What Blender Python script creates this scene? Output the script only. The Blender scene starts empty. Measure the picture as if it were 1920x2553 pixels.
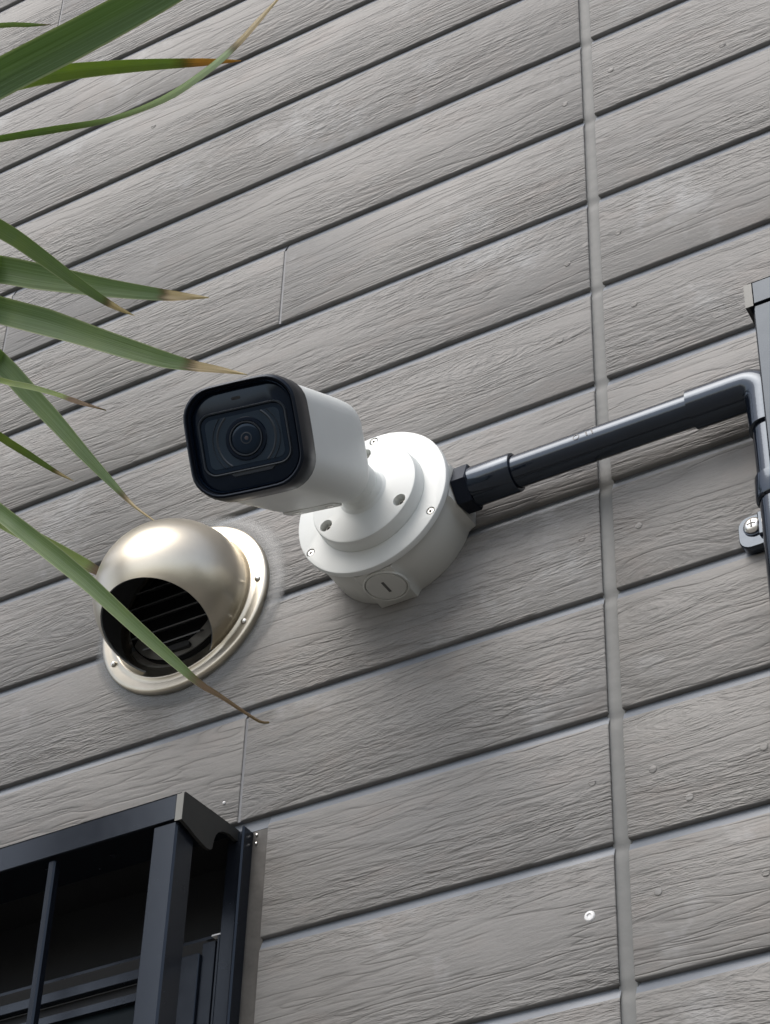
import bpy, bmesh, math, random
from mathutils import Vector, Matrix
random.seed(7)
sc = bpy.context.scene
col = sc.collection
rad = math.radians

# ------------------------------------------------------------------ scale
U = 0.105            # one siding course, metres; x along wall, -y out of the wall
Z0 = 3.132           # height of course line 0 above the ground
def W3(p):
    return Vector((p[0]*U, p[1]*U, p[2]*U + Z0))

# ------------------------------------------------------------------ camera
cam_d = bpy.data.cameras.new('camera')
cam = bpy.data.objects.new('camera', cam_d); col.objects.link(cam)
cam_d.sensor_fit = 'AUTO'; cam_d.sensor_width = 36.0; cam_d.lens = 5599.755/2553*36
cam_d.clip_start = 0.05; cam_d.clip_end = 500
R = ((0.8616135207937452, 0.3044228874479437, 0.40613894960131935),
     (0.5067443700202122, -0.5614163851142521, -0.6542337395595432),
     (0.028849336876689977, 0.7695052619203474, -0.63798853252913))
CAMU = Vector((5.20381115566972, -11.260956865130353, -15.544062148511427))
cam.matrix_world = Matrix.Translation(W3(CAMU)) @ Matrix(R).to_4x4()
sc.camera = cam

# ------------------------------------------------------------------ sky, sun, exposure
SUN_EL, SUN_AZ = 55.0, 197.0   # azimuth measured clockwise from +y (north); the wall faces -y
w = bpy.data.worlds.new('World'); sc.world = w; w.use_nodes = True
wn = w.node_tree.nodes; wl = w.node_tree.links
bg = wn['Background']
sky = wn.new('ShaderNodeTexSky'); sky.sky_type = 'NISHITA'; sky.sun_disc = False
sky.sun_elevation = rad(SUN_EL); sky.sun_rotation = rad(SUN_AZ)
sky.air_density = 1.0; sky.dust_density = 3.0; sky.ozone_density = 1.0
hs = wn.new('ShaderNodeHueSaturation'); hs.inputs['Saturation'].default_value = 0.55
wl.new(sky.outputs[0], hs.inputs['Color']); wl.new(hs.outputs[0], bg.inputs['Color'])
bg.inputs['Strength'].default_value = 0.15
sun_d = bpy.data.lights.new('sun', 'SUN'); sun = bpy.data.objects.new('sun', sun_d); col.objects.link(sun)
sun_d.energy = 1.0; sun_d.angle = rad(44); sun_d.color = (1.0, 0.955, 0.90)
az = rad(SUN_AZ); el = rad(SUN_EL)
sdir = Vector((math.sin(az)*math.cos(el), math.cos(az)*math.cos(el), math.sin(el)))
sun.rotation_euler = sdir.to_track_quat('Z', 'Y').to_euler()
vs = sc.view_settings
vs.view_transform = 'Standard'; vs.look = 'None'; vs.exposure = 0.66; vs.gamma = 1.0
vs.use_curve_mapping = False
sc.render.engine = 'CYCLES'
sc.cycles.use_denoising = True
sc.cycles.max_bounces = 8

# ------------------------------------------------------------------ materials
def nodes_of(name):
    m = bpy.data.materials.new(name); m.use_nodes = True
    nt = m.node_tree
    return m, nt.nodes, nt.links, nt.nodes['Principled BSDF']
def math_node(N, L, op, a, b=None, c=None):
    n = N.new('ShaderNodeMath'); n.operation = op
    for i, v in enumerate((a, b, c)):
        if v is None: continue
        if hasattr(v, 'links'): L.new(v, n.inputs[i])
        else: n.inputs[i].default_value = v
    return n.outputs[0]
def vmath(N, L, op, a, b=None):
    n = N.new('ShaderNodeVectorMath'); n.operation = op
    for i, v in enumerate((a, b)):
        if v is None: continue
        if hasattr(v, 'links'): L.new(v, n.inputs[i])
        else: n.inputs[i].default_value = v
    return n.outputs['Value'] if op in ('LENGTH', 'DOT_PRODUCT', 'DISTANCE') else n.outputs[0]
def noise(N, L, vec, scale, detail=3, rough=0.55, dist=0.0):
    n = N.new('ShaderNodeTexNoise'); n.inputs['Scale'].default_value = scale
    n.inputs['Detail'].default_value = detail; n.inputs['Roughness'].default_value = rough
    n.inputs['Distortion'].default_value = dist
    L.new(vec, n.inputs['Vector']); return n.outputs['Fac']
def ramp(N, L, fac, stops):
    n = N.new('ShaderNodeValToRGB'); L.new(fac, n.inputs[0])
    e = n.color_ramp.elements
    e[0].position, e[0].color = stops[0][0], (*stops[0][1], 1)
    e[1].position, e[1].color = stops[-1][0], (*stops[-1][1], 1)
    for p, c in stops[1:-1]:
        x = e.new(p); x.color = (*c, 1)
    return n.outputs[0]
def mixc(N, L, fac, a, b, mode='MIX'):
    n = N.new('ShaderNodeMix'); n.data_type = 'RGBA'; n.blend_type = mode
    if hasattr(fac, 'links'): L.new(fac, n.inputs[0])
    else: n.inputs[0].default_value = fac
    for i, v in ((6, a), (7, b)):
        if hasattr(v, 'links'): L.new(v, n.inputs[i])
        else: n.inputs[i].default_value = (*v, 1)
    return n.outputs[2]
def bump(N, L, h, bsdf, dist, strength=1.0):
    n = N.new('ShaderNodeBump'); n.inputs['Distance'].default_value = dist
    n.inputs['Strength'].default_value = strength
    L.new(h, n.inputs['Height']); L.new(n.outputs[0], bsdf.inputs['Normal'])
def objvec(N):
    return N.new('ShaderNodeTexCoord').outputs['Object']

def paint(name, c, rough=0.4, metal=0.0, var=0.12, vscale=14, bscale=600, bdist=0.00006, spec=0.5, rvar=0.12, coat=0.0, tint=None):
    """painted / moulded / metal surface with faint mottling, dust and orange-peel relief"""
    m, N, L, b = nodes_of(name)
    v = objvec(N)
    n1 = noise(N, L, v, vscale, 5, 0.62)
    lo = tuple(x*(1-var) for x in c); hi = tuple(min(1, x*(1+var)) for x in c)
    L.new(ramp(N, L, n1, [(0.3, lo), (0.7, hi)]), b.inputs['Base Color'])
    n2 = noise(N, L, v, vscale*6, 3)
    r = math_node(N, L, 'MULTIPLY_ADD', n2, rvar, rough-rvar/2)
    L.new(r, b.inputs['Roughness'])
    b.inputs['Metallic'].default_value = metal
    b.inputs['Specular IOR Level'].default_value = spec
    if tint: b.inputs['Specular Tint'].default_value = (*tint, 1)
    b.inputs['Coat Weight'].default_value = coat
    b.inputs['Coat Roughness'].default_value = 0.08
    if bdist: bump(N, L, noise(N, L, v, bscale, 2), b, bdist)
    return m

def make_siding():
    m, N, L, b = nodes_of('embossed_siding')
    v0 = objvec(N)
    info = N.new('ShaderNodeObjectInfo')
    off = N.new('ShaderNodeCombineXYZ')
    L.new(math_node(N, L, 'MULTIPLY', info.outputs['Random'], 37.0), off.inputs[0])
    L.new(math_node(N, L, 'MULTIPLY', info.outputs['Random'], 91.0), off.inputs[2])
    v = vmath(N, L, 'ADD', v0, off.outputs[0])
    sep = N.new('ShaderNodeSeparateXYZ'); L.new(v, sep.inputs[0])
    X, Z0_ = sep.outputs[0], sep.outputs[2]
    Z = math_node(N, L, 'MULTIPLY', Z0_, math_node(N, L, 'MULTIPLY_ADD', info.outputs['Random'], 0.7, 0.68))   # coarse and fine boards
    def xz(sx, szn, zin=Z, xin=X, add=0.0):
        c = N.new('ShaderNodeCombineXYZ')
        L.new(math_node(N, L, 'MULTIPLY_ADD', xin, sx, add), c.inputs[0])
        L.new(math_node(N, L, 'MULTIPLY', zin, szn), c.inputs[1])
        return c.outputs[0]
    # slow wander of the grain lines
    wz = noise(N, L, xz(1.8, 6.0), 1.0, 2, 0.5)
    zz = math_node(N, L, 'MULTIPLY_ADD', wz, 0.034, Z)
    wz2 = noise(N, L, xz(22, 30, add=5), 1.0, 2, 0.5)
    zz = math_node(N, L, 'MULTIPLY_ADD', wz2, 0.0028, zz)
    # knots that part the grain
    vo = N.new('ShaderNodeTexVoronoi'); vo.voronoi_dimensions = '2D'
    vo.inputs['Scale'].default_value = 1.0; vo.inputs['Randomness'].default_value = 0.9
    kv = xz(3.3, 7.5); L.new(kv, vo.inputs['Vector'])
    o = vmath(N, L, 'SUBTRACT', kv, vo.outputs['Position'])
    os_ = N.new('ShaderNodeSeparateXYZ'); L.new(o, os_.inputs[0])
    kx = math_node(N, L, 'DIVIDE', os_.outputs[0], 3.3); kz = math_node(N, L, 'DIVIDE', os_.outputs[1], 7.5)
    q = math_node(N, L, 'ADD', math_node(N, L, 'POWER', math_node(N, L, 'DIVIDE', kx, 0.030), 2.0),
                  math_node(N, L, 'POWER', math_node(N, L, 'DIVIDE', kz, 0.016), 2.0))
    act = math_node(N, L, 'GREATER_THAN', N_sep(N, L, vo.outputs['Color']), 0.5)
    g = math_node(N, L, 'MULTIPLY', math_node(N, L, 'EXPONENT', math_node(N, L, 'MULTIPLY', q, -1.0)), act)
    # lines crowd round the knot: offset pushes away from its centre line
    sgn = math_node(N, L, 'DIVIDE', kz, math_node(N, L, 'ADD', math_node(N, L, 'ABSOLUTE', kz), 0.004))
    zz = math_node(N, L, 'MULTIPLY_ADD', math_node(N, L, 'MULTIPLY', g, sgn), -0.011, zz)
    # rough and smooth zones
    zone = noise(N, L, xz(3.0, 16.0, add=11), 1.0, 3, 0.6)
    zone = ramp(N, L, zone, [(0.42, (0.12,)*3), (0.62, (1.0,)*3)])
    # ridged streaks, three sizes
    def streak(sx, sz, add, p):
        n = noise(N, L, xz(sx, sz, zz, X, add), 1.0, 3, 0.62)
        n = math_node(N, L, 'ABSOLUTE', math_node(N, L, 'MULTIPLY_ADD', n, 2.0, -1.0))
        n = math_node(N, L, 'SUBTRACT', 1.0, math_node(N, L, 'MULTIPLY', n, 2.4))
        n = math_node(N, L, 'MAXIMUM', n, 0.0)
        return math_node(N, L, 'POWER', n, p)
    s1 = streak(14, 62, 1.0, 1.5)
    s2 = streak(40, 205, 7.0, 1.1)
    s3 = noise(N, L, xz(95, 360, zz, X, 3.0), 1.0, 3, 0.6)
    s4 = noise(N, L, xz(52, 140, zz, X, 9.0), 1.0, 3, 0.6)
    crack = streak(4, 40, 17.0, 9.0)
    h = math_node(N, L, 'MULTIPLY', math_node(N, L, 'ADD', math_node(N, L, 'MULTIPLY', s1, -0.42),
                  math_node(N, L, 'MULTIPLY', s2, -0.5)), zone)
    h = math_node(N, L, 'ADD', h, math_node(N, L, 'MULTIPLY', math_node(N, L, 'MULTIPLY', s4, 0.9), zone))
    h = math_node(N, L, 'MULTIPLY_ADD', s3, 0.16, h)
    h = math_node(N, L, 'MULTIPLY_ADD', crack, -0.32, h)
    saw = noise(N, L, xz(150, 9, add=31), 1.0, 2, 0.5)
    sawz = ramp(N, L, noise(N, L, xz(2.4, 5, add=41), 1.0, 2), [(0.50, (0,)*3), (0.68, (1.0,)*3)])
    h = math_node(N, L, 'MULTIPLY_ADD', math_node(N, L, 'MULTIPLY', saw, sawz), 0.35, h)
    pit = noise(N, L, v, 420, 2)
    h = math_node(N, L, 'MULTIPLY_ADD', pit, 0.10, h)
    bump(N, L, h, b, 0.00145, 1.0)
    # paint colour: taupe grey, blotched cooler, warmer and paler
    blot = noise(N, L, v, 9, 5, 0.65)
    c = ramp(N, L, blot, [(0.25, (0.184, 0.180, 0.172)), (0.5, (0.218, 0.212, 0.201)), (0.78, (0.256, 0.249, 0.236))])
    warm = noise(N, L, xz(14, 26, add=23), 1.0, 4, 0.6)
    c = mixc(N, L, ramp(N, L, warm, [(0.52, (0,)*3), (0.72, (0.5,)*3)]), c, (0.255, 0.228, 0.207))
    # weathered pale bloom
    pale = noise(N, L, v, 6.5, 5, 0.72)
    c = mixc(N, L, ramp(N, L, pale, [(0.57, (0,)*3), (0.66, (0.7,)*3)]), c, (0.325, 0.326, 0.322))
    # grime settled in the cracks
    dirt = math_node(N, L, 'MULTIPLY', crack, 0.35)
    c = mixc(N, L, dirt, c, (0.08, 0.074, 0.068))
    # fine brush of grain colour
    c = mixc(N, L, math_node(N, L, 'MULTIPLY', s3, 0.22), c, (0.140, 0.134, 0.126))
    # per plank value
    tone = math_node(N, L, 'MULTIPLY_ADD', info.outputs['Random'], 0.16, 0.92)
    mul = N.new('ShaderNodeVectorMath'); mul.operation = 'SCALE'; L.new(c, mul.inputs[0]); L.new(tone, mul.inputs['Scale'])
    L.new(mul.outputs[0], b.inputs['Base Color'])
    L.new(math_node(N, L, 'MULTIPLY_ADD', blot, 0.16, 0.47), b.inputs['Roughness'])
    b.inputs['Specular IOR Level'].default_value = 0.42
    return m
def N_sep(N, L, c):
    s = N.new('ShaderNodeSeparateColor'); L.new(c, s.inputs[0]); return s.outputs[0]

def make_steel():
    m, N, L, b = nodes_of('brushed_steel')
    v = objvec(N)
    st = noise(N, L, v, 22, 5, 0.6)
    c = ramp(N, L, st, [(0.3, (0.48, 0.44, 0.36)), (0.7, (0.56, 0.515, 0.43))])
    L.new(c, b.inputs['Base Color']); b.inputs['Metallic'].default_value = 1.0
    mp = N.new('ShaderNodeMapping'); mp.inputs['Scale'].default_value = (60, 60, 1400); L.new(v, mp.inputs[0])
    br = noise(N, L, mp.outputs[0], 1.0, 2)
    L.new(math_node(N, L, 'MULTIPLY_ADD', br, 0.12, 0.27), b.inputs['Roughness'])
    b.inputs['Anisotropic'].default_value = 0.5
    bump(N, L, br, b, 0.00002, 0.6)
    return m

def make_leaf(name, tip, dry, yel=0.35, pale=None):
    m, N, L, b = nodes_of(name)
    uv = N.new('ShaderNodeUVMap'); uv.uv_map = 'UVMap'
    sp = N.new('ShaderNodeSeparateXYZ'); L.new(uv.outputs[0], sp.inputs[0])
    u_, v_ = sp.outputs[0], sp.outputs[1]
    info = N.new('ShaderNodeObjectInfo')
    cv = N.new('ShaderNodeCombineXYZ')
    L.new(math_node(N, L, 'MULTIPLY', u_, 22.0), cv.inputs[0]); L.new(math_node(N, L, 'MULTIPLY', v_, 3.0), cv.inputs[1])
    L.new(math_node(N, L, 'MULTIPLY', info.outputs['Random'], 50.0), cv.inputs[2])
    vein = noise(N, L, cv.outputs[0], 1.0, 3, 0.6)
    blot = noise(N, L, objvec(N), 30, 4, 0.6)
    g = ramp(N, L, vein, [(0.3, (0.075, 0.145, 0.058)), (0.5, (0.130, 0.225, 0.100)), (0.72, (0.205, 0.310, 0.165))])
    g = mixc(N, L, ramp(N, L, blot, [(0.35, (yel*0.6,)*3), (0.75, (min(1, yel*1.6),)*3)]), g, (0.27, 0.35, 0.07))
    if pale:
        g = mixc(N, L, ramp(N, L, v_, [(pale, (0,)*3), (pale+0.12, (0.85,)*3)]), g, (0.60, 0.70, 0.48))
    # paler margin
    edge = math_node(N, L, 'ABSOLUTE', math_node(N, L, 'MULTIPLY_ADD', u_, 2.0, -1.0))
    g = mixc(N, L, ramp(N, L, edge, [(0.86, (0,)*3), (0.97, (0.8,)*3)]), g, (0.42, 0.47, 0.26))
    g = mixc(N, L, ramp(N, L, edge, [(0.0, (0.35,)*3), (0.09, (0,)*3)]), g, (0.22, 0.32, 0.16))
    # dry tip: brown line then straw
    j = math_node(N, L, 'MULTIPLY_ADD', vein, 0.05, math_node(N, L, 'MULTIPLY_ADD', blot, 0.03, v_))
    j = math_node(N, L, 'SUBTRACT', j, 0.04)
    t1 = ramp(N, L, j, [(max(0, tip-0.02), (0,)*3), (tip, (1,)*3)])
    t2 = ramp(N, L, j, [(tip-0.005, (0,)*3), (min(1, tip+0.012), (1,)*3)])
    straw = ramp(N, L, vein, [(0.3, dry[0]), (0.7, dry[1])])
    g = mixc(N, L, t1, g, (0.12, 0.062, 0.028))
    g = mixc(N, L, t2, g, straw)
    L.new(g, b.inputs['Base Color'])
    b.inputs['Roughness'].default_value = 0.42
    bump(N, L, vein, b, 0.0006, 0.7)
    # a little light passes through
    tr = N.new('ShaderNodeBsdfTranslucent'); L.new(mixc(N, L, 0.35, g, (0.45, 0.60, 0.10)), tr.inputs[0])
    mx = N.new('ShaderNodeMixShader'); mx.inputs[0].default_value = 0.5
    out = N['Material Output'] if 'Material Output' in N else N.new('ShaderNodeOutputMaterial')
    L.new(b.outputs[0], mx.inputs[1]); L.new(tr.outputs[0], mx.inputs[2]); L.new(mx.outputs[0], out.inputs[0])
    return m

def make_smear():
    """thin wiped film of clear silicone, thickest beside the flange"""
    m, N, L, b = nodes_of('silicone_smear')
    v = objvec(N); sp = N.new('ShaderNodeSeparateXYZ'); L.new(v, sp.inputs[0])
    c = N.new('ShaderNodeCombineXYZ'); L.new(sp.outputs[0], c.inputs[0]); L.new(sp.outputs[2], c.inputs[2])
    d = vmath(N, L, 'LENGTH', c.outputs[0])
    n1 = noise(N, L, v, 28, 4, 0.6)
    d = math_node(N, L, 'MULTIPLY_ADD', n1, 0.010, math_node(N, L, 'SUBTRACT', d, 0.005))
    a = ramp(N, L, math_node(N, L, 'MULTIPLY', d, 1/(0.96*0.105)), [(0.80, (0.35,)*3), (0.86, (0.55,)*3), (0.90, (0.42,)*3), (0.955, (0,)*3)])
    L.new(a, b.inputs['Alpha'])
    b.inputs['Base Color'].default_value = (0.185, 0.195, 0.195, 1); b.inputs['Roughness'].default_value = 0.28
    b.inputs['Specular IOR Level'].default_value = 0.6
    bump(N, L, noise(N, L, v, 60, 3), b, 0.0006)
    return m

M = {}
M['siding'] = make_siding()
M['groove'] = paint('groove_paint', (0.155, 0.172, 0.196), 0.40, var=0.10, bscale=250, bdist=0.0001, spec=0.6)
M['sealant'] = paint('grey_silicone', (0.145, 0.148, 0.143), 0.6, var=0.10, vscale=20, bscale=120, bdist=0.0003)
M['smear'] = make_smear()
M['chip'] = paint('bare_nail', (0.75, 0.75, 0.74), 0.3, var=0.2)
M['white'] = paint('white_powder_coat', (0.69, 0.71, 0.69), 0.42, var=0.025, bscale=1500, bdist=0.00004)
M['shaded_white'] = paint('shaded_powder_coat', (0.58, 0.585, 0.55), 0.45, var=0.03, bscale=1500, bdist=0.00004)  # the lid's white coat, darkened to carry the shade on the box sides
M['gasket'] = paint('gasket_rubber', (0.10, 0.10, 0.095), 0.6)
M['steel'] = make_steel()
M['screw'] = paint('screw_steel', (0.72, 0.70, 0.66), 0.25, 1.0, var=0.1)
M['black'] = paint('black_plastic', (0.006, 0.007, 0.011), 0.36, var=0.15, bscale=900, bdist=0.00003, spec=0.24, tint=(0.62, 0.78, 1.0))
M['gloss'] = paint('black_gloss', (0.003, 0.006, 0.013), 0.09, var=0.1, bdist=0, rvar=0.03, spec=0.3, tint=(0.62, 0.78, 1.0))
M['lens_grey'] = paint('lens_barrel', (0.018, 0.028, 0.040), 0.3, var=0.15, bdist=0, spec=0.3, tint=(0.62, 0.78, 1.0))
M['lens_ring'] = paint('lens_ring', (0.024, 0.031, 0.040), 0.35, var=0.1, bdist=0, spec=0.35)
M['lens'] = paint('lens_glass', (0.006, 0.012, 0.022), 0.05, var=0.1, bdist=0, rvar=0.0, spec=0.3, tint=(0.62, 0.78, 1.0))
M['iris'] = paint('lens_iris', (0.06, 0.05, 0.055), 0.2, bdist=0)
M['pipe'] = paint('black_pvc', (0.003, 0.005, 0.010), 0.12, var=0.35, vscale=40, bscale=200, bdist=0.00005, spec=0.8, rvar=0.10, tint=(0.75, 0.86, 1.0))
M['frame'] = paint('dark_blue_metal', (0.009, 0.011, 0.016), 0.25, var=0.10, bscale=1200, bdist=0.00002, spec=0.42, tint=(0.72, 0.85, 1.0))
M['frame_cap'] = paint('dark_cap_plastic', (0.032, 0.032, 0.030), 0.55, var=0.12, bdist=0.00006)
M['cap_edge'] = paint('dusty_cap_edge', (0.17, 0.17, 0.155), 0.5, var=0.15)
M['caulk'] = paint('dark_caulk', (0.065, 0.061, 0.055), 0.55, var=0.3, vscale=30, bscale=80, bdist=0.0008)
M['glass'] = paint('dark_pane', (0.006, 0.011, 0.014), 0.45, var=0.3, bdist=0, rvar=0.02, spec=0.12)
M['dark'] = paint('dark_void', (0.008, 0.009, 0.011), 0.7, bdist=0)
M['slat'] = paint('duct_slat', (0.15, 0.16, 0.165), 0.4, 0.3)
M['mark'] = paint('pale_print', (0.05, 0.05, 0.055), 0.4)
M['caulk_grey'] = paint('butt_caulk', (0.15, 0.155, 0.165), 0.5, var=0.1)
M['lip'] = paint('duct_lip', (0.16, 0.16, 0.15), 0.5, 0.4)
M['trunk'] = paint('plant_trunk', (0.12, 0.09, 0.06), 0.8, var=0.4, vscale=40, bscale=120, bdist=0.003)
M['ground'] = paint('paving', (0.13, 0.122, 0.108), 0.8, var=0.2, vscale=2.0, bscale=90, bdist=0.002)

# ------------------------------------------------------------------ mesh helpers (all in course units, world axes)
def carve(ob, cutters):
    """cut real holes: ob minus the cutter solids"""
    for c in cutters:
        md = ob.modifiers.new('cut', 'BOOLEAN'); md.operation = 'DIFFERENCE'; md.solver = 'EXACT'; md.object = c
    bpy.context.view_layer.update()
    dg = bpy.context.evaluated_depsgraph_get()
    me = bpy.data.meshes.new_from_object(ob.evaluated_get(dg))
    mats = [m_ for m_ in ob.data.materials]
    ob.modifiers.clear(); old = ob.data; ob.data = me; bpy.data.meshes.remove(old)
    me.materials.clear()
    for m_ in mats: me.materials.append(m_)
    for f in me.polygons: f.material_index = 0
    me.set_sharp_from_angle(angle=rad(30))
    for c in cutters: bpy.data.objects.remove(c)
class MB:
    def __init__(self): self.bm = bmesh.new()
    def box(self, x0, x1, y0, y1, z0, z1, bev=0.0, seg=1):
        b2 = bmesh.new(); bmesh.ops.create_cube(b2, size=1.0)
        for v in b2.verts:
            v.co = Vector(((x0+x1)/2 + v.co.x*(x1-x0), (y0+y1)/2 + v.co.y*(y1-y0), (z0+z1)/2 + v.co.z*(z1-z0)))
        if bev: bmesh.ops.bevel(b2, geom=b2.edges[:], offset=bev, segments=seg, affect='EDGES', profile=0.5)
        return self.join(b2)
    def join(self, b2, mat=None):
        me = bpy.data.meshes.new('tmp'); b2.to_mesh(me); b2.free()
        if mat is not None: me.transform(mat)
        self.bm.from_mesh(me); bpy.data.meshes.remove(me); return self
    def loft(self, rings, closed=True, cap0=True, cap1=True):
        vs_ = [[self.bm.verts.new(p) for p in r] for r in rings]
        n = len(vs_[0])
        for a, b in zip(vs_[:-1], vs_[1:]):
            for i in range(n if closed else n-1):
                j = (i+1) % n
                self.bm.faces.new((a[i], a[j], b[j], b[i]))
        if cap0: self.bm.faces.new(list(reversed(vs_[0])))
        if cap1: self.bm.faces.new(vs_[-1])
        return self
    def lathe(self, prof, o, axis, n=48, cap0=False, cap1=False, wob=None):
        a = Vector(axis).normalized()
        e1 = a.orthogonal().normalized(); e2 = a.cross(e1)
        o = Vector(o); rings = []
        for r, h in prof:
            rings.append([o + a*h + (e1*math.cos(t) + e2*math.sin(t))*(r*(wob(t) if wob else 1)) for t in [2*math.pi*i/n for i in range(n)]])
        return self.loft(rings, True, cap0, cap1)
    def tube(self, pts, rs, n=24, cap=True):
        pts = [Vector(p) for p in pts]
        if not isinstance(rs, (list, tuple)): rs = [rs]*len(pts)
        rings = []; e1 = None
        for i, p in enumerate(pts):
            t = (pts[min(i+1, len(pts)-1)] - pts[max(i-1, 0)]).normalized()
            e1 = t.orthogonal().normalized() if e1 is None else (e1 - t*e1.dot(t)).normalized()
            e2 = t.cross(e1)
            rings.append([p + (e1*math.cos(a) + e2*math.sin(a))*rs[i] for a in [2*math.pi*k/n for k in range(n)]])
        return self.loft(rings, True, cap, cap)
    def prism(self, poly, x0, x1):
        """polygon of (y, z) extruded along x"""
        return self.loft([[Vector((x0, y, z)) for y, z in poly], [Vector((x1, y, z)) for y, z in poly]])
    def build(self, name, mat, parent=None, org=(0, 0, 0), smooth=True, ang=32):
        bm = self.bm
        bmesh.ops.remove_doubles(bm, verts=bm.verts[:], dist=1e-6)
        bmesh.ops.recalc_face_normals(bm, faces=bm.faces[:])
        me = bpy.data.meshes.new(name)
        o = Vector(org)
        for v in bm.verts: v.co = (v.co - o)*U
        bm.to_mesh(me); bm.free()
        if smooth:
            me.shade_smooth(); me.set_sharp_from_angle(angle=rad(ang))
        me.materials.append(mat)
        ob = bpy.data.objects.new(name, me); col.objects.link(ob)
        if parent is not None:
            ob.parent = parent
            po = parent.get('_org', None)
            base = Vector(po) if po is not None else Vector((0, 0, 0))
            ob.location = (o - base)*U
        else:
            ob.location = W3(o)
        ob['_org'] = list(o)
        return ob
def thing(name, label, cat, org, group=None):
    o = bpy.data.objects.new(name, None); col.objects.link(o); o.location = W3(org)
    o['_org'] = list(org); o['label'] = label; o['category'] = cat; o.empty_display_size = 0.05
    if group: o['group'] = group
    return o
def rrect(hw, hh, r, n=7, bulge=None):
    """rounded rectangle outline, counter-clockwise, sides swelling by bulge"""
    pts = []
    for cx, cy, a0 in ((hw-r, hh-r, 0), (-(hw-r), hh-r, 90), (-(hw-r), -(hh-r), 180), (hw-r, -(hh-r), 270)):
        for i in range(n):
            a = rad(a0 + 90*i/(n-1)); pts.append((cx + r*math.cos(a), cy + r*math.sin(a)))
    if bulge is not None:
        q = []
        for i, (x, y) in enumerate(pts):
            x2, y2 = pts[(i+1) % len(pts)]
            q.append((x, y))
            if (i+1) % n == 0:
                for k in range(1, 6):
                    t = k/6; q.append((x+(x2-x)*t, y+(y2-y)*t))
        pts = [(x + bulge*(x/hw)*max(0, 1-(y/hh)**2), y + bulge*(y/hh)*max(0, 1-(x/hw)**2)) for x, y in q]
    return pts
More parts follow.
